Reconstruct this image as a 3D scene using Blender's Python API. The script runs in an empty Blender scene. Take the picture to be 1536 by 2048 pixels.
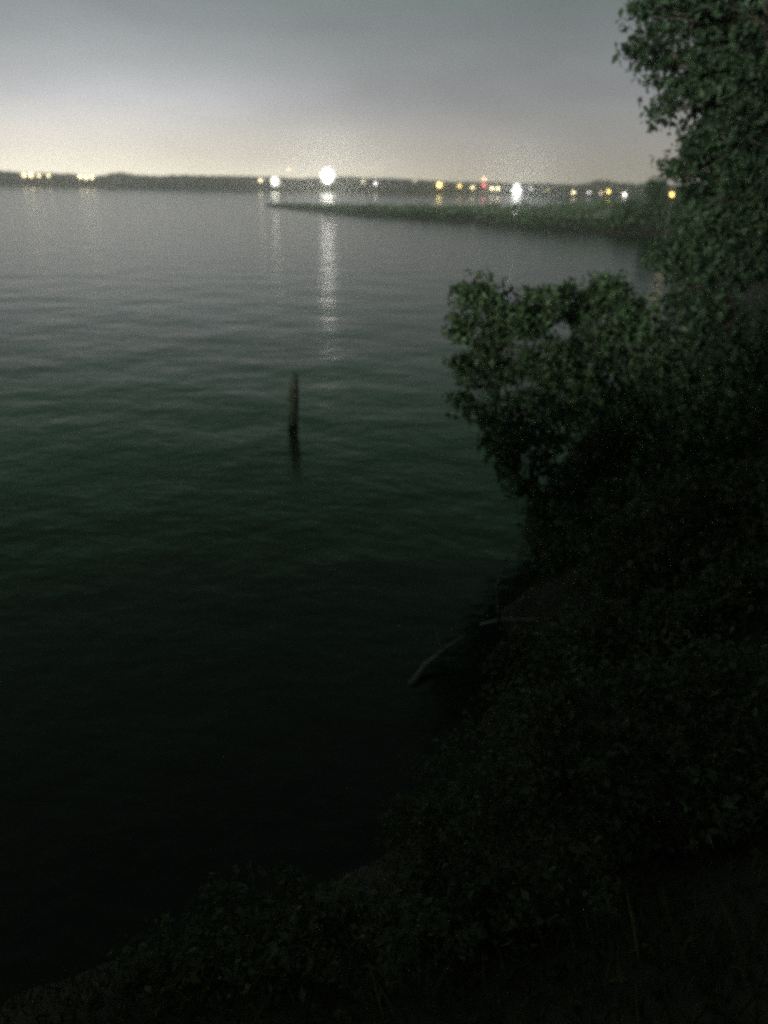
import bpy, math, random
import numpy as np
from mathutils import Vector, Matrix

# ------------------------------------------------------------------ camera
sc = bpy.context.scene
col = sc.collection
R = math.radians
H_EYE = 6.0                      # eye height above the water
FPX = 1540.0                     # focal length in photo pixels (1536 x 2048)
PITCH, ROLL = R(23.17), R(1.24)
CAM = Vector((0, 0, H_EYE))
FWD = Vector((0, math.cos(PITCH), -math.sin(PITCH)))
_r0, _u0 = Vector((1, 0, 0)), Vector((0, math.sin(PITCH), math.cos(PITCH)))
RIGHT = math.cos(ROLL) * _r0 + math.sin(ROLL) * _u0
UP = math.cos(ROLL) * _u0 - math.sin(ROLL) * _r0
cam_d = bpy.data.cameras.new('camera')
cam = bpy.data.objects.new('camera', cam_d)
col.objects.link(cam)
cam.matrix_world = Matrix((
    (RIGHT.x, UP.x, -FWD.x, CAM.x), (RIGHT.y, UP.y, -FWD.y, CAM.y),
    (RIGHT.z, UP.z, -FWD.z, CAM.z), (0, 0, 0, 1)))
cam_d.sensor_fit = 'VERTICAL'
cam_d.sensor_height = 34.6
cam_d.sensor_width = 25.95
cam_d.lens = FPX / 2048 * 34.6
cam_d.clip_start, cam_d.clip_end = 0.05, 6000
cam_d.dof.use_dof = True
cam_d.dof.focus_distance = 4.6
cam_d.dof.aperture_fstop = 0.85
sc.camera = cam

# ------------------------------------------------------------------ sky and exposure
GLOW_AZ = R(-20)                 # the town's glow lies behind the far shore
world = bpy.data.worlds.new('World')
sc.world = world
world.use_nodes = True
wt = world.node_tree
wt.nodes.clear()
W = wt.nodes.new


def wmath(op, a, b=None, c=None):
    n = W('ShaderNodeMath'); n.operation = op
    for i, v in enumerate((a, b, c)):
        if v is None: continue
        if isinstance(v, (int, float)): n.inputs[i].default_value = v
        else: wt.links.new(v, n.inputs[i])
    return n.outputs[0]


wc = W('ShaderNodeTexCoord')
wn = W('ShaderNodeVectorMath'); wn.operation = 'NORMALIZE'
wt.links.new(wc.outputs['Generated'], wn.inputs[0])
ws = W('ShaderNodeSeparateXYZ'); wt.links.new(wn.outputs[0], ws.inputs[0])
el = wmath('MULTIPLY', wmath('ARCSINE', wmath('MAXIMUM', ws.outputs['Z'], 0.0)), 180 / math.pi)   # degrees
gd = W('ShaderNodeVectorMath'); gd.operation = 'DOT_PRODUCT'
wt.links.new(wn.outputs[0], gd.inputs[0])
gd.inputs[1].default_value = (math.sin(GLOW_AZ), math.cos(GLOW_AZ), 0)
az = wmath('EXPONENT', wmath('MULTIPLY', wmath('SUBTRACT', gd.outputs['Value'], 1.0), 17.0))
lobe = wmath('ADD', 0.15, wmath('MULTIPLY', az, 0.85))
low = wmath('MULTIPLY', wmath('EXPONENT', wmath('MULTIPLY', el, -1 / 1.8)), 0.68)
mid = wmath('MULTIPLY', wmath('EXPONENT', wmath('MULTIPLY', el, -1 / 7.0)), 0.48)
cn = W('ShaderNodeTexNoise'); cn.inputs['Scale'].default_value = 2.4; cn.inputs['Detail'].default_value = 4
cst = W('ShaderNodeVectorMath'); cst.operation = 'MULTIPLY'; cst.inputs[1].default_value = (1, 1, 3.2)
wt.links.new(wn.outputs[0], cst.inputs[0]); wt.links.new(cst.outputs[0], cn.inputs['Vector'])
cloud = wmath('ADD', 0.52, wmath('MULTIPLY', cn.outputs['Fac'], 0.96))
lum = wmath('MULTIPLY', wmath('ADD', wmath('MULTIPLY', wmath('ADD', low, mid), lobe), wmath('ADD', 0.036, wmath('MULTIPLY', wmath('EXPONENT', wmath('MULTIPLY', el, -1 / 15.0)), 0.20))), cloud)
ramp = W('ShaderNodeValToRGB')
wt.links.new(wmath('DIVIDE', el, 40.0), ramp.inputs[0])
cr = ramp.color_ramp
cr.elements[0].position, cr.elements[0].color = 0.0, (1.0, 0.91, 0.71, 1)
cr.elements[1].position, cr.elements[1].color = 1.0, (0.85, 1.0, 0.88, 1)
for p, c in ((0.05, (1.0, 0.94, 0.84)), (0.12, (0.95, 0.96, 1.0)), (0.24, (0.88, 0.97, 1.0)), (0.36, (0.58, 1.1, 0.74)), (0.5, (0.46, 1.15, 0.62)), (0.75, (0.68, 1.0, 0.76))):
    e = cr.elements.new(p); e.color = (*c, 1)
glow = W('ShaderNodeMix'); glow.data_type = 'RGBA'; glow.blend_type = 'MULTIPLY'; glow.inputs['Factor'].default_value = 1
wt.links.new(ramp.outputs[0], glow.inputs[6]); wt.links.new(lum, glow.inputs[7])
bg1 = W('ShaderNodeBackground'); bg1.inputs['Strength'].default_value = 1.28
wt.links.new(glow.outputs[2], bg1.inputs['Color'])
sky = W('ShaderNodeTexSky'); sky.sky_type = 'NISHITA'; sky.sun_disc = False
sky.sun_elevation = R(-4.0); sky.sun_rotation = R(-17)
bg2 = W('ShaderNodeBackground'); bg2.inputs['Strength'].default_value = 0.05
wt.links.new(sky.outputs[0], bg2.inputs['Color'])
add = W('ShaderNodeAddShader'); wo = W('ShaderNodeOutputWorld')
wt.links.new(bg1.outputs[0], add.inputs[0]); wt.links.new(bg2.outputs[0], add.inputs[1])
wt.links.new(add.outputs[0], wo.inputs['Surface'])

# low, soft light from behind the viewer's left shoulder (over the crest of the bank)
sun_d = bpy.data.lights.new('sun', 'SUN'); sun_d.energy = 3.0; sun_d.angle = R(6); sun_d.color = (0.93, 1.0, 0.84)
sun = bpy.data.objects.new('sun', sun_d); col.objects.link(sun)
SUN_AZ, SUN_EL = R(33), R(5.8)     # the direction the light travels, and its height
sun.rotation_euler = Vector((math.sin(SUN_AZ) * math.cos(SUN_EL), math.cos(SUN_AZ) * math.cos(SUN_EL), -math.sin(SUN_EL))).to_track_quat('-Z', 'Y').to_euler()

vs = sc.view_settings
vs.view_transform = 'Standard'; vs.look = 'None'; vs.exposure = 0.0; vs.gamma = 1.0
vs.use_curve_mapping = False
sc.render.engine = 'CYCLES'
cy = sc.cycles
cy.use_denoising = False
cy.pixel_filter_type = 'BLACKMAN_HARRIS'
cy.filter_width = 3.0
cy.use_adaptive_sampling = True
cy.adaptive_threshold = 0.01
cy.adaptive_min_samples = 16
cy.max_bounces = 6; cy.diffuse_bounces = 2; cy.glossy_bounces = 3; cy.transmission_bounces = 3
cy.volume_bounces = 1; cy.transparent_max_bounces = 4
cy.sample_clamp_direct = 6.0; cy.sample_clamp_indirect = 2.0
cy.caustics_reflective = False; cy.caustics_refractive = False

rng = np.random.default_rng(11)
random.seed(5)


# ------------------------------------------------------------------ helpers
def ray(px, py):
    return (FWD * FPX + RIGHT * (px - 768) + UP * (1024 - py)).normalized()


def at_z(px, py, z):
    d = ray(px, py)
    return CAM + d * ((z - CAM.z) / d.z)


def at_y(px, py, y):
    d = ray(px, py)
    return CAM + d * (y / d.y)


def metres(px, p):               # photo pixels -> metres at the depth of point p
    return px * (Vector(p) - CAM).dot(FWD) / FPX


def tag(o, label=None, cat=None, group=None, kind=None):
    for k, v in (('label', label), ('category', cat), ('group', group), ('kind', kind)):
        if v: o[k] = v
    return o


def empty(name, loc):
    o = bpy.data.objects.new(name, None)
    o.empty_display_size = 0.2
    col.objects.link(o)
    o.location = loc
    return o


def mesh_obj(name, V, F, mat, parent=None, smooth=False):
    """F: list of faces or an (n,k) integer array; V in world space."""
    me = bpy.data.meshes.new(name)
    V = np.asarray(V, dtype=np.float32).reshape(-1, 3)
    if parent is not None:
        V = V - np.array(parent_origin(parent), dtype=np.float32)
    if isinstance(F, np.ndarray):
        k = F.shape[1]; n = F.shape[0]
        me.vertices.add(len(V)); me.vertices.foreach_set('co', V.ravel())
        me.loops.add(n * k); me.loops.foreach_set('vertex_index', F.astype(np.int32).ravel())
        me.polygons.add(n)
        me.polygons.foreach_set('loop_start', np.arange(0, n * k, k, dtype=np.int32))
        me.update(calc_edges=True); me.validate()
    else:
        me.from_pydata(V.tolist(), [], F); me.update()
    if smooth:
        me.polygons.foreach_set('use_smooth', np.ones(len(me.polygons), dtype=bool))
    me.materials.append(mat)
    o = bpy.data.objects.new(name, me)
    col.objects.link(o)
    if parent is not None:
        o.parent = parent
    return o


def parent_origin(p):
    v = Vector((0, 0, 0))
    while p is not None:
        v += p.location; p = p.parent
    return v


def hsin(x, y, s, seed):
    """cheap smooth noise in [-1,1] from a few sines"""
    r = np.random.default_rng(seed)
    out = 0
    for i in range(6):
        a = r.uniform(0, 2 * math.pi); k = s * r.uniform(0.6, 1.9); ph = r.uniform(0, 6.28)
        out = out + np.sin((np.cos(a) * x + np.sin(a) * y) * k + ph)
    return out / 6 * 1.6


class Tubes:
    def __init__(s): s.V, s.F = [], []

    def add(s, pts, radii, n=6, knob=0.0):
        pts = [Vector(p) for p in pts]
        b = len(s.V)
        for i, p in enumerate(pts):
            t = (pts[min(i + 1, len(pts) - 1)] - pts[max(i - 1, 0)]).normalized()
            a = t.orthogonal().normalized() if abs(t.z) > 0.95 else t.cross(Vector((0, 0, 1))).normalized()
            c = t.cross(a)
            for k in range(n):
                th = 2 * math.pi * k / n
                rr = radii[i] * (1 + knob * random.uniform(-1, 1))
                s.V.append(tuple(p + (a * math.cos(th) + c * math.sin(th)) * rr))
        for i in range(len(pts) - 1):
            for k in range(n):
                s.F.append((b + i * n + k, b + i * n + (k + 1) % n, b + (i + 1) * n + (k + 1) % n, b + (i + 1) * n + k))
        s.F.append(tuple(b + k for k in reversed(range(n))))
        s.F.append(tuple(b + (len(pts) - 1) * n + k for k in range(n)))

    def box(s, c, d):
        b = len(s.V); c = Vector(c)
        for z in (-1, 1):
            for x, y in ((-1, -1), (1, -1), (1, 1), (-1, 1)):
                s.V.append((c.x + x * d[0] / 2, c.y + y * d[1] / 2, c.z + z * d[2] / 2))
        for f in ((3, 2, 1, 0), (4, 5, 6, 7), (0, 1, 5, 4), (1, 2, 6, 5), (2, 3, 7, 6), (3, 0, 4, 7)):
            s.F.append(tuple(b + i for i in f))

    def build(s, name, mat, parent=None, smooth=False):
        return mesh_obj(name, s.V, s.F, mat, parent, smooth)


def ball(c, r, seg=10, rings=6, squash=1.0):
    V, F = [], []
    for i in range(rings + 1):
        th = math.pi * i / rings
        for k in range(seg):
            ph = 2 * math.pi * k / seg
            V.append((c[0] + r * math.sin(th) * math.cos(ph), c[1] + r * math.sin(th) * math.sin(ph), c[2] + r * squash * math.cos(th)))
    for i in range(rings):
        for k in range(seg):
            F.append((i * seg + k, (i + 1) * seg + k, (i + 1) * seg + (k + 1) % seg, i * seg + (k + 1) % seg))
    return V, F


def bend(a, b, sag, n=5, wob=0.08):
    a, b = Vector(a), Vector(b)
    L = (b - a).length
    out = []
    for i in range(n + 1):
        t = i / n
        p = a.lerp(b, t)
        p.z += sag * L * math.sin(math.pi * t)
        if 0 < i < n:
            p += Vector((random.uniform(-1, 1), random.uniform(-1, 1), random.uniform(-1, 1))) * wob * L * 0.35
        out.append(p)
    return out


def leaf_cloud(P, size, aspect=0.55, up=0.55, seed=0):
    """one folded leaf of four vertices at every point of P -> V, F (triangles)"""
    r = np.random.default_rng(seed)
    n = len(P)
    sz = size * (0.45 + 1.25 * r.random(n) ** 1.6)
    d = r.normal(size=(n, 3)); d[:, 2] -= 0.35
    d /= np.linalg.norm(d, axis=1, keepdims=True)
    u = r.normal(size=(n, 3)) * (1 - up); u[:, 2] += up
    s = np.cross(d, u); s /= np.linalg.norm(s, axis=1, keepdims=True) + 1e-9
    nn = np.cross(s, d)
    L, Wd = sz[:, None], (sz * aspect * r.uniform(0.8, 1.2, n))[:, None]
    base = P - d * L * 0.5
    tip = P + d * L * 0.5 - nn * L * 0.10
    mid = P - d * L * 0.06
    left = mid + s * Wd * 0.5 + nn * Wd * 0.16
    right = mid - s * Wd * 0.5 + nn * Wd * 0.16
    V = np.stack([base, left, tip, right], 1).reshape(-1, 3)
    i = np.arange(n)[:, None] * 4
    F = np.concatenate([i + np.array([0, 1, 2]), i + np.array([0, 2, 3])], 0)
    return V, F


# ------------------------------------------------------------------ materials
def new_mat(name):
    m = bpy.data.materials.new(name); m.use_nodes = True
    nt = m.node_tree
    return m, nt, nt.nodes['Principled BSDF']


def noise_mat(name, c1, c2, scale, rough=0.85, bump=0.3, detail=6, bscale=None):
    m, nt, b = new_mat(name)
    tc = nt.nodes.new('ShaderNodeTexCoord')
    n = nt.nodes.new('ShaderNodeTexNoise'); n.inputs['Scale'].default_value = scale; n.inputs['Detail'].default_value = detail
    nt.links.new(tc.outputs['Object'], n.inputs['Vector'])
    r = nt.nodes.new('ShaderNodeValToRGB')
    r.color_ramp.elements[0].position, r.color_ramp.elements[1].position = 0.3, 0.7
    r.color_ramp.elements[0].color, r.color_ramp.elements[1].color = (*c1, 1), (*c2, 1)
    nt.links.new(n.outputs['Fac'], r.inputs[0]); nt.links.new(r.outputs[0], b.inputs['Base Color'])
    b.inputs['Roughness'].default_value = rough
    n2 = nt.nodes.new('ShaderNodeTexNoise'); n2.inputs['Scale'].default_value = bscale or scale * 5; n2.inputs['Detail'].default_value = 5
    nt.links.new(tc.outputs['Object'], n2.inputs['Vector'])
    bp = nt.nodes.new('ShaderNodeBump'); bp.inputs['Strength'].default_value = bump; bp.inputs['Distance'].default_value = 0.03
    nt.links.new(n2.outputs['Fac'], bp.inputs['Height']); nt.links.new(bp.outputs[0], b.inputs['Normal'])
    return m


def leaf_mat(name, c1, c2, trans=0.35):
    m, nt, b = new_mat(name)
    g = nt.nodes.new('ShaderNodeNewGeometry')
    r = nt.nodes.new('ShaderNodeValToRGB')
    r.color_ramp.elements[0].color, r.color_ramp.elements[1].color = (*c1, 1), (*c2, 1)
    nt.links.new(g.outputs['Random Per Island'], r.inputs[0])
    nt.links.new(r.outputs[0], b.inputs['Base Color'])
    b.inputs['Roughness'].default_value = 0.55
    b.inputs['Specular IOR Level'].default_value = 0.35
    t = nt.nodes.new('ShaderNodeBsdfTranslucent'); nt.links.new(r.outputs[0], t.inputs['Color'])
    mx = nt.nodes.new('ShaderNodeMixShader'); mx.inputs[0].default_value = trans
    nt.links.new(b.outputs[0], mx.inputs[1]); nt.links.new(t.outputs[0], mx.inputs[2])
    nt.links.new(mx.outputs[0], nt.nodes['Material Output'].inputs['Surface'])
    return m


def glow_mat(name, c, strength):
    m, nt, b = new_mat(name)
    b.inputs['Base Color'].default_value = (0.8, 0.8, 0.8, 1)
    b.inputs['Emission Color'].default_value = (*c, 1)
    b.inputs['Emission Strength'].default_value = strength
    return m


M_BARK = noise_mat('bark', (0.05, 0.042, 0.034), (0.13, 0.115, 0.095), 5, 0.9, 0.6)
M_DEAD = noise_mat('bleached_wood', (0.12, 0.115, 0.10), (0.21, 0.20, 0.18), 7, 0.8, 0.5)
M_POST = noise_mat('wet_timber', (0.06, 0.08, 0.06), (0.10, 0.125, 0.095), 9, 0.95, 0.5)
M_IRON = noise_mat('rusty_iron', (0.05, 0.025, 0.015), (0.10, 0.06, 0.04), 14, 0.6, 0.3)
M_BANK = noise_mat('bank_soil', (0.018, 0.019, 0.012), (0.04, 0.04, 0.026), 1.3, 0.95, 0.6)
M_FAR = noise_mat('far_grass', (0.04, 0.06, 0.03), (0.07, 0.08, 0.045), 0.12, 0.95, 0.2)
M_STEEL = noise_mat('painted_steel', (0.035, 0.04, 0.04), (0.06, 0.065, 0.065), 6, 0.5, 0.05)
M_LEAF_TREE = leaf_mat('tree_leaf', (0.022, 0.042, 0.024), (0.09, 0.145, 0.08))
M_LEAF_BUSH = leaf_mat('bush_leaf', (0.03, 0.055, 0.026), (0.12, 0.19, 0.095))
M_LEAF_NEAR = leaf_mat('bramble_leaf', (0.05, 0.07, 0.04), (0.15, 0.18, 0.10))
M_LEAF_FAR = leaf_mat('far_leaf', (0.035, 0.055, 0.028), (0.075, 0.10, 0.05), 0.2)
M_LEAF_SPIT = leaf_mat('willow_leaf', (0.045, 0.085, 0.035), (0.12, 0.20, 0.085), 0.3)
M_GRASS = leaf_mat('grass_blade', (0.05, 0.07, 0.03), (0.11, 0.13, 0.06), 0.25)

# water: dark, slightly green, with small wind ripples over longer waves
M_WATER, nt, b = new_mat('river_water')
b.inputs['Base Color'].default_value = (0.006, 0.014, 0.008, 1)
b.inputs['Roughness'].default_value = 0.17
b.inputs['IOR'].default_value = 1.333
tc = nt.nodes.new('ShaderNodeTexCoord')
prev = None
for (sx, sy, rot, scale, strength, dist, det) in ((1.0, 0.8, 24, 0.34, 1.0, 0.085, 2), (1.0, 0.8, -16, 1.1, 1.0, 0.024, 2), (1.0, 0.7, 20, 3.6, 1.0, 0.014, 4)):
    mp = nt.nodes.new('ShaderNodeMapping')
    mp.inputs['Rotation'].default_value = (0, 0, R(rot)); mp.inputs['Scale'].default_value = (sy, sx, 1)
    nt.links.new(tc.outputs['Object'], mp.inputs['Vector'])
    n = nt.nodes.new('ShaderNodeTexNoise'); n.inputs['Scale'].default_value = scale; n.inputs['Detail'].default_value = det
    n.inputs['Roughness'].default_value = 0.45
    nt.links.new(mp.outputs[0], n.inputs['Vector'])
    bp = nt.nodes.new('ShaderNodeBump'); bp.inputs['Strength'].default_value = strength; bp.inputs['Distance'].default_value = dist
    nt.links.new(n.outputs['Fac'], bp.inputs['Height'])
    if prev is not None: nt.links.new(prev.outputs[0], bp.inputs['Normal'])
    prev = bp
nt.links.new(prev.outputs[0], b.inputs['Normal'])

# ------------------------------------------------------------------ setting: land and water
SHORE = [(-120, -14), (-60, -6), (-15, 1.2), (-6, 3.0), (-3, 4.0), (-0.6, 5.0), (0.6, 6.0), (1.5, 6.7), (1.2, 7.6), (2.2, 8.8), (1.8, 10.2), (2.9, 11.6), (2.6, 13.2), (4.1, 17),
         (7.5, 24), (15, 38), (26, 62), (33, 88)]
SPIT_FRONT = [at_z(x, y, 0) for x, y in ((1345, 474), (1200, 470), (1050, 461), (940, 446), (820, 438), (700, 430), (600, 420), (530, 412))]
SPIT = [(p.x, p.y) for p in SPIT_FRONT] + [(-27, 214), (-12, 196), (6, 172), (24, 160), (44, 152), (80, 150), (150, 165), (330, 200)]
LAND = np.array(SHORE + SPIT + [(330, -90), (-120, -90)], dtype=float)


def shore_distance(X, Y):
    """signed distance to the water's edge, positive on land"""
    P = np.stack([X.ravel(), Y.ravel()], 1)
    n = len(LAND)
    d = np.full(len(P), 1e9); inside = np.zeros(len(P), bool)
    for i in range(n):
        a, c = LAND[i], LAND[(i + 1) % n]
        e = c - a
        t = np.clip(((P - a) @ e) / (e @ e), 0, 1)
        q = a + t[:, None] * e
        d = np.minimum(d, np.hypot(*(P - q).T))
        cross = ((a[1] > P[:, 1]) != (c[1] > P[:, 1]))
        with np.errstate(divide='ignore', invalid='ignore'):
            xi = (c[0] - a[0]) * (P[:, 1] - a[1]) / (c[1] - a[1]) + a[0]
        inside ^= cross & (P[:, 0] < xi)
    return np.where(inside, d, -d).reshape(X.shape)


def land_height(X, Y):
    d = shore_distance(X, Y)
    t = np.clip(d / 6.2, 0, 1)
    top = np.where(Y > 75, 0.9, 4.4 - 3.0 * np.clip((Y - 20) / 50, 0, 1))
    z = top * (t ** 0.85) + np.where(d < 0, np.maximum(d * 0.45, -2.5), 0)
    z = z + np.clip(d + 0.2, 0, 1) * (0.10 * hsin(X, Y, 1.7, 3) + 0.05 * hsin(X, Y, 5.1, 4))
    return z


def ground(x, y):
    return float(land_height(np.array([[x]], float), np.array([[y]], float))[0, 0])


def terrain(name, xs, ys, mat):
    X, Y = np.meshgrid(xs, ys)
    Z = land_height(X, Y)
    nx, ny = len(xs), len(ys)
    V = np.stack([X, Y, Z], -1).reshape(-1, 3)
    i, j = np.meshgrid(np.arange(nx - 1), np.arange(ny - 1))
    a = (j * nx + i).ravel()
    F = np.stack([a, a + 1, a + nx + 1, a + nx], 1)
    return tag(mesh_obj(name, V, F, mat, smooth=True), kind='structure')


xs = np.concatenate([np.arange(-120, -8, 4.0), np.arange(-8, 12, 0.25), np.arange(12, 330.1, 3.0)])
ys = np.concatenate([np.arange(-90, -2, 4.0), np.arange(-2, 26, 0.25), np.arange(26, 75, 1.5), [75.0]])
terrain('river_bank', xs, ys, M_BANK)
terrain('spit', np.concatenate([np.arange(-45, 120, 1.5), np.arange(120, 331, 6.0)]), np.concatenate([[75.0], np.arange(77, 240, 1.5)]), M_BANK)
tag(mesh_obj('river', [(-900, -200, 0), (900, -200, 0), (900, 640, 0), (-900, 640, 0)], [(0, 1, 2, 3)], M_WATER), kind='structure')

FAR_Y = 460.0
xs = np.arange(-900, 901, 10.0); ys = np.array([FAR_Y - 4, FAR_Y, FAR_Y + 4, FAR_Y + 12, FAR_Y + 30, FAR_Y + 60, FAR_Y + 100, FAR_Y + 140, FAR_Y + 180])
zs = np.array([-1.0, 0.02, 0.6, 1.0, 1.2, 1.4, 2.0, 2.5, 3])
X, Y = np.meshgrid(xs, ys); Z = np.repeat(zs[:, None], len(xs), 1)
Y = Y + (np.arange(len(ys)) < 5)[:, None] * (3 * hsin(X, X * 0, 0.03, 8))
Z = Z + (Z > 0.5) * 0.3 * hsin(X, Y, 0.06, 9)
nx = len(xs); i, j = np.meshgrid(np.arange(nx - 1), np.arange(len(ys) - 1)); a = (j * nx + i).ravel()
tag(mesh_obj('far_bank', np.stack([X, Y, Z], -1).reshape(-1, 3), np.stack([a, a + 1, a + nx + 1, a + nx], 1), M_FAR, smooth=True), kind='structure')

# ------------------------------------------------------------------ the wood along the far shore (reads as one mass)
n = 110000
tx = rng.uniform(-620, 620, n); ty = FAR_Y + 12 + rng.uniform(0, 26, n)
ht = 6.3 + 0.9 * hsin(tx, tx * 0, 0.13, 21) + 0.8 * hsin(tx, tx * 0, 0.045, 22) + 0.5 * hsin(tx, ty, 0.6, 23)
for bx, bw, bh in ((at_y(122, 345, 400).x, 3.5, 1.6), (at_y(268, 345, 400).x, 8, 0.9), (at_y(770, 350, 400).x, 10, 0.8), (at_y(1290, 360, 400).x, 6, 2.0)):
    ht = ht + bh * np.exp(-((tx - bx) / bw) ** 2)
tz = 0.8 + np.sqrt(rng.uniform(0.02, 1, n)) * ht
V, F = leaf_cloud(np.stack([tx, ty, tz], 1), 1.1, 0.85, 0.4, 31)
tag(mesh_obj('far_woodland', V, F, M_LEAF_FAR), 'low dark belt of trees along the far shore', 'woodland', kind='stuff')

# ------------------------------------------------------------------ low scrub on the spit
n = 60000
sx = rng.uniform(-32, 150, n); sy = rng.uniform(100, 215, n)
d = shore_distance(sx, sy)
keep = d > 0.3
sx, sy, d = sx[keep], sy[keep], d[keep]
full = np.clip(d / 2.0, 0.45, 1)
grow = np.clip((sx + 30) / 62, 0.08, 1.0)
sh = full * grow * (2.7 + 0.6 * hsin(sx, sy, 0.55, 41) + 0.5 * hsin(sx, sy, 1.6, 42)) + np.clip((sx - 26) / 14, 0, 1) * 1.3
sz = 0.4 + np.sqrt(rng.uniform(0, 1, len(sx))) * sh
V, F = leaf_cloud(np.stack([sx, sy, sz], 1), 0.55, 0.6, 0.35, 43)
tag(mesh_obj('spit_scrub', V, F, M_LEAF_SPIT), 'low green scrub and reeds covering the spit that reaches into the river', 'scrub', kind='stuff')


# ------------------------------------------------------------------ trees and shrubs
def plant(name, label, cat, base, fork, blobs, leaf, per_clump, mat, trunk_r, group=None, sigma=0.16, aspect=0.55, stems=1, seed=0, leaf_name='crown'):
    """base: foot of the plant; fork: height of the fork above it; blobs: (centre, radii, clumps)"""
    random.seed(seed); r = np.random.default_rng(seed)
    base = Vector(base); base.z = ground(base.x, base.y) - 0.1
    root = empty(name, base)
    tag(root, label, cat, group)
    mean = sum((Vector(c) for c, _, _ in blobs), Vector()) / len(blobs)
    forks = []
    for s in range(stems):
        off = Vector((random.uniform(-1, 1), random.uniform(-1, 1), 0)) * (0.0 if stems == 1 else trunk_r * 5)
        top = base + off + Vector((0, 0, fork)) + (mean - base - Vector((0, 0, fork))) * 0.12 + off * 1.5
        tb = Tubes(); pts = bend(base + off, top, 0.02, 6, 0.05)
        tb.add(pts, [trunk_r * (1.35 if k == 0 else 1.0 - 0.06 * k) for k in range(7)], 9, 0.08)
        tb.build('trunk' if stems == 1 else 'stem', M_BARK, root, True)
        forks.append(top)
    P = []
    for k, (c, rad, m) in enumerate(blobs):
        c = Vector(c); f0 = min(forks, key=lambda q: (q - c).length)
        lb = Tubes()
        pts = bend(f0 - Vector((0, 0, 0.1)), c, 0.06, 6, 0.10)
        L = (c - f0).length
        r0 = trunk_r * 0.55
        lb.add(pts, [r0 * (1 - 0.13 * q) for q in range(7)], 6, 0.06)
        for q in range(m):
            v = r.normal(size=3); v /= np.linalg.norm(v)
            sprig = r.random() < 0.22
            v *= r.uniform(1.0, 1.4) if sprig else r.uniform(0.15, 1.0) ** 0.5
            cc = np.array(c) + v * np.array(rad)
            if cc[2] < ground(cc[0], cc[1]) + 0.1: cc[2] = ground(cc[0], cc[1]) + r.uniform(0.1, 0.4)
            if cc[2] < 0.12: cc[2] = r.uniform(0.12, 0.5)
            if sprig or q % 2 == 0:
                st = pts[random.randint(3, 6)]
                lb.add(bend(st, Vector(cc), 0.05, 3, 0.12), [r0 * 0.22, r0 * 0.17, r0 * 0.12, r0 * 0.06], 4)
            w = np.clip(r.normal(size=(per_clump, 3)), -1.7, 1.7) * np.array([1, 1, 0.6]) * sigma * r.uniform(0.6, 1.4)
            if sprig:
                w = w[: per_clump // 2] * 0.5
                P.append(np.array(c) + (cc - np.array(c)) * r.uniform(0.72, 1.0, (len(w), 1)) + w)
            else:
                P.append(cc + w)
        lb.build('limb', M_BARK, root, True)
    P = np.concatenate(P)
    P[:, 2] = np.maximum(P[:, 2], 0.06)
    V, F = leaf_cloud(P, leaf, aspect, 0.5, seed + 7)
    tag(mesh_obj(leaf_name, V, F, mat, root), kind='stuff')
    return root


def blob(px, py, y, rpx, depth=1.0, m=60, tall=1.0):
    c = at_y(px, py, y); q = metres(rpx, c)
    return (tuple(c), (q, q * depth, q * tall), m)


# tall tree at the right-hand edge
plant('bank_tree', 'tall broadleaf tree rising dark against the night sky on the near bank', 'tree', (9.8, 16.6, 0), 3.0,
      [blob(1410, -20, 15.6, 95, 0.9, 80), blob(1455, 140, 15.5, 85, 0.9, 80), blob(1460, 275, 15.6, 80, 0.9, 70),
       blob(1470, 400, 15.8, 100, 0.9, 100), blob(1420, -150, 16.4, 150, 0.9, 70), blob(1560, 60, 16.5, 140, 0.9, 130),
       blob(1570, 250, 16.6, 140, 0.9, 130), blob(1560, 430, 16.6, 140, 0.9, 130), blob(1600, -130, 17.5, 190, 0.9, 90),
       blob(1720, 150, 17.5, 190, 0.9, 60), blob(1345, 110, 15.2, 60, 0.9, 16), blob(1355, 215, 15.0, 50, 0.9, 13), blob(1325, 15, 15.4, 55, 0.9, 15), blob(1290, 120, 15.0, 45, 0.9, 5), blob(1375, 320, 15.2, 40, 0.9, 14)],
      0.135, 40, M_LEAF_TREE, 0.24, sigma=0.17, seed=101)

# unseen tree added behind the viewer to keep the low light off the right-hand side
plant('added_shade_tree', 'broad dense tree added unseen behind the viewer to cast shade', 'tree', (-2.6, -6.5, 0), 2.2,
      [((-4.8, -5.5, 9.0), (1.5, 1.6, 2.2), 108), ((-2.8, -5.5, 10.2), (2.0, 1.8, 2.4), 162), ((-3.0, -5.5, 7.4), (2.0, 1.8, 1.8), 144),
       ((-0.6, -5.8, 9.4), (2.2, 2.0, 2.6), 162), ((-0.2, -5.6, 6.8), (2.2, 2.0, 2.0), 144), ((-1.8, -6.2, 12.4), (2.4, 2.2, 1.6), 126),
       ((-4.6, -5.4, 5.9), (1.8, 1.4, 1.3), 90), ((-2.2, -5.4, 5.7), (2.0, 1.4, 1.2), 90), ((0.6, -5.4, 5.8), (2.0, 1.4, 1.3), 90)],
      0.24, 34, M_LEAF_TREE, 0.26, sigma=0.28, seed=121)

plant('added_shade_hedge', 'low hedge added unseen behind the viewer to shade the lower shrubs', 'hedge', (-9.5, -6.2, 0), 0.4,  # out of view, added so that only the shrub tops catch the low light
      [((-14.0 + 1.5 * k, -6.0, 4.85), (1.2, 0.7, 0.75), 46) for k in range(8)], 0.16, 34, M_LEAF_BUSH, 0.05, sigma=0.2, stems=4, seed=131)

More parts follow.
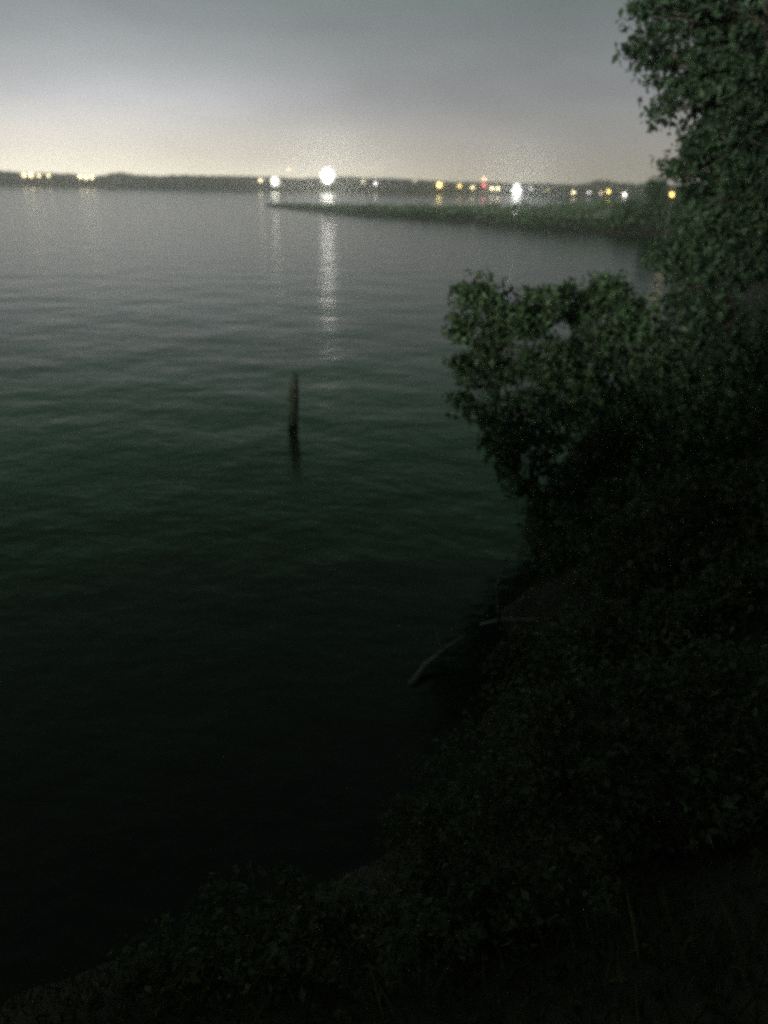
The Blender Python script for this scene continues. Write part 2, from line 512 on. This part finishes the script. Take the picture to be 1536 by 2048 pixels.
# shrubs overhanging the water on the right
plant('overhanging_shrub', 'leafy green shrub leaning out over the water beside the mooring post', 'shrub', (3.2, 13.4, 0), 0.7,
      [blob(955, 595, 12.6, 38, 1, 22), blob(1005, 645, 12.8, 52, 1, 30), blob(925, 660, 12.5, 30, 1, 12), blob(1078, 612, 13.0, 46, 1, 26), blob(1050, 705, 13.0, 70, 1, 42), blob(962, 738, 12.7, 52, 1, 26), blob(1110, 795, 12.9, 85, 1, 48), blob(1020, 840, 12.8, 70, 1, 36), blob(935, 805, 12.6, 30, 1, 9), blob(1060, 925, 12.8, 78, 1, 36), blob(1120, 1010, 12.7, 80, 1, 36)],
      0.115, 34, M_LEAF_BUSH, 0.06, sigma=0.12, stems=3, seed=202)
plant('bank_shrub', 'rounded leafy shrub between the overhanging shrub and the tall tree', 'shrub', (5.2, 14.6, 0), 1.0,
      [blob(1150, 612, 14.0, 42, 1, 24), blob(1218, 588, 14.2, 44, 1, 26), blob(1262, 640, 14.2, 48, 1, 28), blob(1180, 700, 14.0, 78, 1, 46), blob(1270, 725, 14.2, 82, 1, 48), blob(1200, 835, 14.0, 98, 1, 54), blob(1300, 865, 14.0, 98, 1, 48), blob(1210, 965, 13.6, 92, 1, 40)],
      0.12, 34, M_LEAF_BUSH, 0.07, sigma=0.14, stems=3, seed=303)
plant('tall_shrub', 'tall dense shrub growing against the foot of the tall tree', 'shrub', (7.4, 15.0, 0), 1.0,
      [blob(1350, 520, 15.0, 36, 1, 20), blob(1392, 575, 14.8, 58, 1, 36), blob(1455, 530, 15.2, 80, 1, 46), blob(1375, 680, 14.6, 84, 1, 50), blob(1470, 730, 14.6, 110, 1, 62), blob(1400, 850, 14.3, 105, 1, 52), blob(1500, 890, 14.2, 115, 1, 56), blob(1555, 690, 15, 115, 1, 50)],
      0.13, 30, M_LEAF_TREE, 0.08, sigma=0.18, stems=2, seed=404)
plant('slope_shrub', 'straggly low shrub on the dark slope behind the bramble thicket', 'shrub', (4.3, 9.8, 0), 0.6,
      [blob(1290, 1080, 9.4, 110, 1, 45), blob(1400, 1060, 9.8, 130, 1, 55), blob(1500, 1100, 9.6, 130, 1, 55), blob(1250, 1190, 8.8, 90, 1, 32), blob(1400, 1220, 8.8, 130, 1, 50)],
      0.10, 28, M_LEAF_NEAR, 0.045, sigma=0.15, stems=3, seed=505)
plant('hazel_shrub', 'dense shrub low on the slope beside the bleached forked branch', 'shrub', (4.0, 11.4, 0), 0.6,
      [blob(1140, 1080, 11.2, 80, 1, 34), blob(1220, 1050, 11.4, 90, 1, 40), blob(1130, 1140, 10.8, 50, 1, 20), blob(1190, 1150, 10.6, 80, 1, 32), blob(1330, 980, 12.0, 110, 1, 46), blob(1450, 990, 12.2, 120, 1, 50)],
      0.11, 28, M_LEAF_BUSH, 0.045, sigma=0.16, stems=3, seed=515)
plant('elder_shrub', 'spreading shrub on the slope between the forked branch and the brambles', 'shrub', (3.4, 7.4, 0), 0.5,
      [blob(1180, 1300, 7.4, 90, 1, 34), blob(1290, 1290, 7.4, 100, 1, 40), blob(1400, 1300, 7.2, 120, 1, 44), blob(1510, 1280, 7.4, 130, 1, 44)],
      0.09, 28, M_LEAF_NEAR, 0.035, sigma=0.12, stems=3, seed=525)
plant('dock_patch', 'low patch of leafy docks where the slope meets the black water', 'weeds', (0.9, 5.4, 0), 0.12,
      [blob(880, 1560, 5.6, 60, 1, 18), blob(940, 1500, 6.0, 60, 1, 18), blob(1000, 1440, 6.4, 60, 1, 18), blob(800, 1660, 5.1, 60, 1, 18), blob(960, 1600, 5.2, 80, 1, 22)],
      0.06, 22, M_LEAF_NEAR, 0.012, sigma=0.08, stems=4, seed=535)
plant('fern_patch', 'drooping ferny growth in the dark hollow under the bleached forked branch', 'weeds', (2.5, 9.2, 0), 0.15,
      [blob(1060, 1290, 9.0, 60, 1, 20), blob(1005, 1335, 8.6, 38, 1, 12), blob(1130, 1310, 8.6, 60, 1, 20), blob(1060, 1370, 8.0, 60, 1, 20), blob(1190, 1230, 9.6, 45, 1, 16)],
      0.08, 24, M_LEAF_NEAR, 0.014, sigma=0.11, stems=4, seed=555)
plant('sedge_patch', 'ragged leafy growth at the foot of the slope away from the shrubs', 'weeds', (-1.9, 3.4, 0), 0.12,
      [blob(300, 1990, 3.6, 60, 1, 14), blob(390, 2000, 3.4, 80, 1, 18), blob(560, 2020, 3.0, 110, 1, 20), blob(760, 1980, 3.0, 110, 1, 20)],
      0.055, 20, M_LEAF_NEAR, 0.012, sigma=0.07, stems=5, seed=545)
# near bramble and nettles on the slope below the camera
plant('bramble_thicket', 'broad dusty green bramble thicket on the slope below the viewer', 'bush', (2.3, 4.0, 0), 0.35,
      [blob(1100, 1440, 4.6, 90, 1, 36), blob(1220, 1410, 4.7, 100, 1, 45), blob(1370, 1400, 4.6, 120, 1, 50), blob(1500, 1400, 4.4, 120, 1, 50),
       blob(1060, 1560, 4.4, 110, 1, 42), blob(1200, 1580, 4.2, 130, 1, 50), blob(1380, 1600, 4.0, 150, 1, 55), blob(1500, 1650, 3.8, 140, 1, 45)],
      0.062, 26, M_LEAF_NEAR, 0.02, sigma=0.075, stems=3, seed=606)
plant('nettle_clump', 'pale nettle clump reaching from the slope towards the black water', 'bush', (0.5, 3.7, 0), 0.25,
      [blob(900, 1660, 3.9, 80, 1, 30), blob(960, 1750, 3.7, 110, 1, 36), blob(850, 1790, 3.7, 70, 1, 24), blob(1100, 1800, 3.4, 140, 1, 40), blob(900, 1900, 3.3, 120, 1, 34)],
      0.055, 24, M_LEAF_NEAR, 0.014, sigma=0.065, stems=4, seed=707)
plant('weed_tuft', 'loose tuft of leafy weeds at the edge of the black water', 'weeds', (-0.55, 3.5, 0), 0.2,
      [blob(480, 1810, 3.9, 60, 1, 18), blob(580, 1800, 3.9, 60, 1, 18), blob(680, 1850, 3.6, 70, 1, 20), blob(520, 1910, 3.4, 90, 1, 24), blob(380, 1900, 3.6, 70, 1, 16)],
      0.055, 20, M_LEAF_NEAR, 0.012, sigma=0.065, stems=4, seed=808)

# trees at the root of the spit and along the right bank further off
plant('spit_tree', 'slim bushy tree at the root of the spit, its top above the far shore', 'tree', (at_z(1318, 468, 0).x, 116, 0), 2.2,
      [blob(1312, 375, 116, 17, 1, 26), blob(1318, 400, 116, 26, 1, 40), blob(1312, 432, 116, 30, 1, 50), blob(1350, 425, 117, 30, 1, 45)],
      0.5, 26, M_LEAF_TREE, 0.16, sigma=0.5, seed=909)
plant('spit_bush', 'round bush on the spit next to the slim bushy tree', 'bush', (at_z(1262, 466, 0).x, 119, 0), 1.0,
      [blob(1266, 428, 119, 22, 1, 30), blob(1240, 438, 119, 20, 1, 26), blob(1284, 440, 119, 24, 1, 30)],
      0.5, 24, M_LEAF_TREE, 0.12, sigma=0.45, seed=910)
plant('right_bank_tree', 'spreading tree on the right bank between the spit and the tall tree', 'tree', (29, 70, 0), 1.8,
      [blob(1400, 470, 68, 45, 1, 44), blob(1440, 430, 70, 60, 1, 60), blob(1500, 440, 70, 70, 1, 60), blob(1450, 510, 66, 60, 1, 50)],
      0.34, 26, M_LEAF_TREE, 0.2, sigma=0.36, seed=911)

# ------------------------------------------------------------------ grass on the near slope
n = 70000
gx = rng.uniform(-7, 8, n); gy = rng.uniform(0.8, 18, n)
d = shore_distance(gx, gy); k = d > 0.1
gx, gy = gx[k], gy[k]
gz = land_height(gx, gy)
hgt = rng.uniform(0.10, 0.34, len(gx)) * (0.7 + 0.5 * hsin(gx, gy, 1.4, 51)).clip(0.3, 1.4)
ang = rng.uniform(0, 2 * math.pi, len(gx)); wd = 0.006 + 0.006 * rng.random(len(gx))
lean = rng.normal(0, 0.35, (len(gx), 2)) * hgt[:, None]
b0 = np.stack([gx - np.cos(ang) * wd, gy - np.sin(ang) * wd, gz - 0.02], 1)
b1 = np.stack([gx + np.cos(ang) * wd, gy + np.sin(ang) * wd, gz - 0.02], 1)
m0 = (b0 + b1) / 2 + np.stack([lean[:, 0] * 0.4, lean[:, 1] * 0.4, hgt * 0.6], 1)
t0 = (b0 + b1) / 2 + np.stack([lean[:, 0], lean[:, 1], hgt], 1)
V = np.stack([b0, b1, m0, t0], 1).reshape(-1, 3)
i = np.arange(len(gx))[:, None] * 4
F = np.concatenate([i + np.array([0, 1, 2]), i + np.array([0, 2, 3])], 0)
tag(mesh_obj('bank_grass', V, F, M_GRASS), 'rough grass growing over the near bank', 'grass', kind='stuff')


# ------------------------------------------------------------------ dead branches at the water's edge
def dead_branch(name, label, limbs, twigs, seed):
    random.seed(seed)
    pts0 = limbs[0][0]
    o = empty(name, pts0[0]); tag(o, label, 'branch', 'dead branches at the water edge')
    for pts, r0, r1 in limbs:
        tb = Tubes(); n = len(pts)
        tb.add(pts, [r0 + (r1 - r0) * q / (n - 1) for q in range(n)], 8, 0.12)
        tb.build('limb', M_DEAD, o, True)
    for a, c, r0 in twigs:
        tb = Tubes(); tb.add(bend(a, c, 0.08, 4, 0.12), [r0, r0 * .8, r0 * .6, r0 * .45, r0 * .25], 5, 0.1)
        tb.build('twig', M_DEAD, o, True)
    return o


def pix_line(spec):
    return [at_z(px, py, z) for px, py, z in spec]


l1 = pix_line([(795, 1405, -0.25), (828, 1362, 0.02), (852, 1330, 0.10), (885, 1302, 0.18), (912, 1284, 0.22), (930, 1276, 0.25)])
dead_branch('sunken_branch', 'pale dead branch slanting up out of the dark water', [(l1, 0.055, 0.022)],
            [(l1[3], l1[3] + Vector((-0.12, 0.3, 0.22)), 0.012), (l1[4], l1[4] + Vector((0.25, 0.2, 0.12)), 0.010)], 61)
l2 = pix_line([(1210, 1262, 0.25), (1160, 1250, 0.22), (1100, 1243, 0.25), (1040, 1240, 0.22), (998, 1240, 0.16), (960, 1250, 0.05)])
j = l2[4]
l3 = [j, at_y(996, 1205, j.y), at_y(994, 1170, j.y + 0.02), at_y(1002, 1142, j.y + 0.05), at_y(1014, 1115, j.y + 0.08)]
dead_branch('forked_branch', 'bleached forked branch lying by the shrub with one limb upright', [(l2, 0.05, 0.025), (l3, 0.034, 0.012)],
            [(l3[2], l3[2] + Vector((0.22, 0.05, 0.16)), 0.010), (l2[2], l2[2] + Vector((0.1, 0.1, 0.3)), 0.012)], 62)

# ------------------------------------------------------------------ mooring post
pb = at_z(586, 848, 0)
top = at_y(588, 748, pb.y)
o = empty('mooring_post', (pb.x, pb.y, -1.2))
tag(o, 'dark wooden mooring post standing alone in the open water', 'post')
random.seed(9)
tb = Tubes()
hp = top.z
zz = [-1.2, -0.2, 0.25, hp * 0.35, hp * 0.6, hp - 0.28, hp - 0.06, hp]
rr = [0.14, 0.14, 0.135, 0.13, 0.128, 0.125, 0.115, 0.07]
tb.add([(pb.x + (top.x - pb.x) * max(z, 0) / hp + random.uniform(-.006, .006), pb.y, z) for z in zz], rr, 12, 0.05)
tb.build('shaft', M_POST, o)
for zb in (hp - 0.42, hp * 0.5):
    tb = Tubes(); xx = pb.x + (top.x - pb.x) * zb / hp
    tb.add([(xx, pb.y, zb - 0.035), (xx, pb.y, zb + 0.035)], [0.142, 0.142], 14)
    tb.build('iron_band', M_IRON, o)
tb = Tubes(); xx = pb.x + (top.x - pb.x) * (hp - 0.42) / hp
tb.add([(xx + 0.085 * math.cos(t), pb.y - 0.16, hp - 0.50 + 0.085 * math.sin(t)) for t in np.linspace(0, 2 * math.pi, 15)], [0.011] * 15, 6)
tb.build('mooring_ring', M_IRON, o)

# ------------------------------------------------------------------ lamps along the far shore
WARM, WHITE, AMBER, YEL, RED, ORANGE = (1, 0.80, 0.46), (1, 0.95, 0.86), (1, 0.55, 0.12), (1, 0.70, 0.16), (1, 0.06, 0.09), (1, 0.55, 0.25)
_gm = {}


def gm(c, s):
    if (c, s) not in _gm: _gm[(c, s)] = glow_mat('lamp_glow', c, s)
    return _gm[(c, s)]


def far_ground(y):
    return float(np.interp(y, [FAR_Y - 4, FAR_Y, FAR_Y + 4, FAR_Y + 12], [-1.0, 0.02, 0.6, 1.0])) - 0.4


def lamp_post(px, py, rad, c, s, label, group=None, y=FAR_Y + 7):
    p = at_y(px, py, y); rad *= y / 400.0
    g = far_ground(y) if y > 300 else ground(p.x, y) - 0.1
    o = empty('lamp_post', (p.x, y, g)); tag(o, label, 'lamp post', group)
    tb = Tubes(); tb.add([(p.x, y, g), (p.x, y, g + 0.5), (p.x, y, p.z - rad * 0.9)], [0.14, 0.09, 0.06], 8); tb.build('pole', M_STEEL, o)
    V, F = ball(p, rad); mesh_obj('lamp_globe', V, F, gm(c, s), o, True)
    tb = Tubes(); tb.add([(p.x, y, p.z + rad * 0.9), (p.x, y, p.z + rad * 1.15), (p.x, y, p.z + rad * 1.5)], [rad * 0.8, rad * 0.6, 0.05], 8); tb.build('cap', M_STEEL, o)
    return o


def flood_mast(px, py, c, s, label, counts, pitch, y=FAR_Y + 6):
    rows = len(counts)
    p = at_y(px, py, y); g = far_ground(y)
    o = empty('floodlight_mast', (p.x, y, g)); tag(o, label, 'floodlight mast')
    tb = Tubes(); tb.add([(p.x, y + 0.3, g), (p.x, y + 0.3, g + 3), (p.x, y + 0.3, p.z + rows * pitch / 2)], [0.28, 0.2, 0.12], 10); tb.build('pole', M_STEEL, o)
    for r_ in range(rows):
        z = p.z + (r_ - (rows - 1) / 2) * pitch
        cols = counts[r_]
        tb = Tubes(); tb.box((p.x, y + 0.12, z), (cols * pitch + 0.2, 0.1, 0.1)); tb.build('crossbar', M_STEEL, o)
        for k in range(cols):
            x = p.x + (k - (cols - 1) / 2) * pitch
            h = Tubes(); w = pitch * 0.86
            h.add([(x, y + 0.05, z), (x, y - 0.10, z), (x, y - 0.32, z)], [w * 0.22, w * 0.44, w * 0.5], 12)
            ho = h.build('flood_head', M_STEEL, o)
            n = 14
            V = [(x + w * 0.47 * math.cos(t), y - 0.335, z + w * 0.47 * math.sin(t)) for t in np.linspace(0, 2 * math.pi, n, endpoint=False)]
            V.append((x, y - 0.40, z))
            F = [(k2, (k2 + 1) % n, n) for k2 in range(n)]
            mesh_obj('flood_lens', np.array(V) , F, gm(c, s), ho)
    return o


S = 1.0
GL = 'lamps of the warm cluster on the far shore'
for px, py, r in ((48, 350, 0.8), (62, 350, 0.95), (78, 351, 0.65), (97, 351, 0.6)):
    lamp_post(px, py, r, WARM, 6, 'warm white globe lamp in the row of four furthest from the floodlights', GL)
for px, py, r in ((160, 353, 0.75), (172, 355, 0.8), (184, 354, 0.75)):
    lamp_post(px, py, r, WARM, 7, 'warm white globe lamp in the tight row of three on the far shore', 'tight row of three lamps')
lamp_post(521, 361, 0.62, WARM, 16.0, 'small warm lamp just beside the seven-headed floodlight on the far shore')
flood_mast(550, 363, (1, 0.97, 0.82), 12, 'smaller white floodlight mast with seven heads on the far shore', (2, 3, 2), 1.5)
lamp_post(578, 338, 0.69, ORANGE, 2.8, 'tall orange beacon lamp standing above the far treeline')
flood_mast(655, 352, (1, 0.95, 0.86), 90, 'largest floodlight mast, throwing the long reflection across the water', (3, 5, 6, 7, 6, 5, 3), 1.15)
lamp_post(726, 363, 0.44, WARM, 5.6, 'faint lamp beside the largest floodlight mast')
lamp_post(751, 367, 0.53, WHITE, 16.0, 'small clear white lamp between the largest floodlight and the big amber lamp')
lamp_post(830, 363, 0.38, WARM, 3.2, 'very faint lamp at the edge of the far trees')
lamp_post(879, 370, 0.94, (1, 0.72, 0.20), 16.0, 'big amber yellow lamp with a yellow shimmer below it')
lamp_post(919, 372, 0.53, YEL, 8.8, 'small yellow lamp next to the big amber lamp')
lamp_post(945, 375, 0.53, (1, 0.80, 0.36), 10, 'small pale yellow lamp beside the red signal')
lamp_post(984, 377, 0.62, WARM, 18.0, 'warm lamp between the red signal and the star-bright floodlight', 'pair of warm lamps by the floodlight')
lamp_post(996, 377, 0.62, WARM, 18.0, 'warm lamp between the red signal and the star-bright floodlight', 'pair of warm lamps by the floodlight')
flood_mast(1033, 382, (1.0, 0.98, 0.96), 110, 'star-bright cold white floodlight mast beyond the spit', (2, 3, 4, 5, 4, 3, 2), 1.1)
lamp_post(1062, 377, 0.38, WHITE, 4.8, 'faint white lamp just beside the star-bright floodlight')
lamp_post(1096, 381, 0.38, YEL, 2.0, 'dim lamp half lost in the far trees beyond the spit')
lamp_post(1147, 385, 0.56, WARM, 14.4, 'small warm white lamp standing alone beyond the spit')
lamp_post(1178, 385, 0.43, WHITE, 5.6, 'faint white lamp between two brighter ones beyond the spit')
lamp_post(1202, 386, 0.43, (1, 0.7, 0.62), 4.8, 'faint pinkish lamp beside the yellow lamp')
lamp_post(1217, 383, 0.62, YEL, 10.4, 'yellow lamp next to the round white lamp')
lamp_post(1249, 389, 0.78, WHITE, 24.0, 'round white lamp close to the spit tree')
lamp_post(1344, 389, 0.85, (1, 0.60, 0.12), 7.0, 'amber lamp shining between the spit tree and the tall tree', y=100.0)

# red signal mast
p1 = at_y(968, 358, FAR_Y + 6); p2 = at_y(968, 371, FAR_Y + 6); g = far_ground(FAR_Y + 6)
o = empty('signal_mast', (p1.x, p1.y, g)); tag(o, 'signal mast with an orange lamp above a red one', 'signal')
tb = Tubes(); tb.add([(p1.x, p1.y + 0.4, g), (p1.x, p1.y + 0.4, p1.z + 0.6)], [0.14, 0.08], 8); tb.build('pole', M_STEEL, o)
tb = Tubes(); tb.box((p1.x, p1.y + 0.2, (p1.z + p2.z) / 2), (1.3, 0.2, p1.z - p2.z + 1.6)); tb.build('backing_board', M_STEEL, o)
V, F = ball((p1.x, p1.y - 0.1, p1.z), 0.55); mesh_obj('orange_lamp', V, F, gm(ORANGE, 25), o, True)
V, F = ball((p2.x, p2.y - 0.1, p2.z), 0.7); mesh_obj('red_lamp', V, F, gm(RED, 6), o, True)

# ------------------------------------------------------------------ moist night air
M_HAZE = bpy.data.materials.new('night_haze'); M_HAZE.use_nodes = True
nt = M_HAZE.node_tree; nt.nodes.clear()
pv = nt.nodes.new('ShaderNodeVolumePrincipled'); ou = nt.nodes.new('ShaderNodeOutputMaterial')
pv.inputs['Color'].default_value = (0.95, 0.97, 0.96, 1)
pv.inputs['Density'].default_value = 0.0012
pv.inputs['Anisotropy'].default_value = 0.93
nt.links.new(pv.outputs[0], ou.inputs['Volume'])
tb = Tubes(); tb.box((0, 220, 10), (1840, 880, 32))
tag(tb.build('haze', M_HAZE), 'thin pale night haze lying over the river', 'haze', kind='stuff')
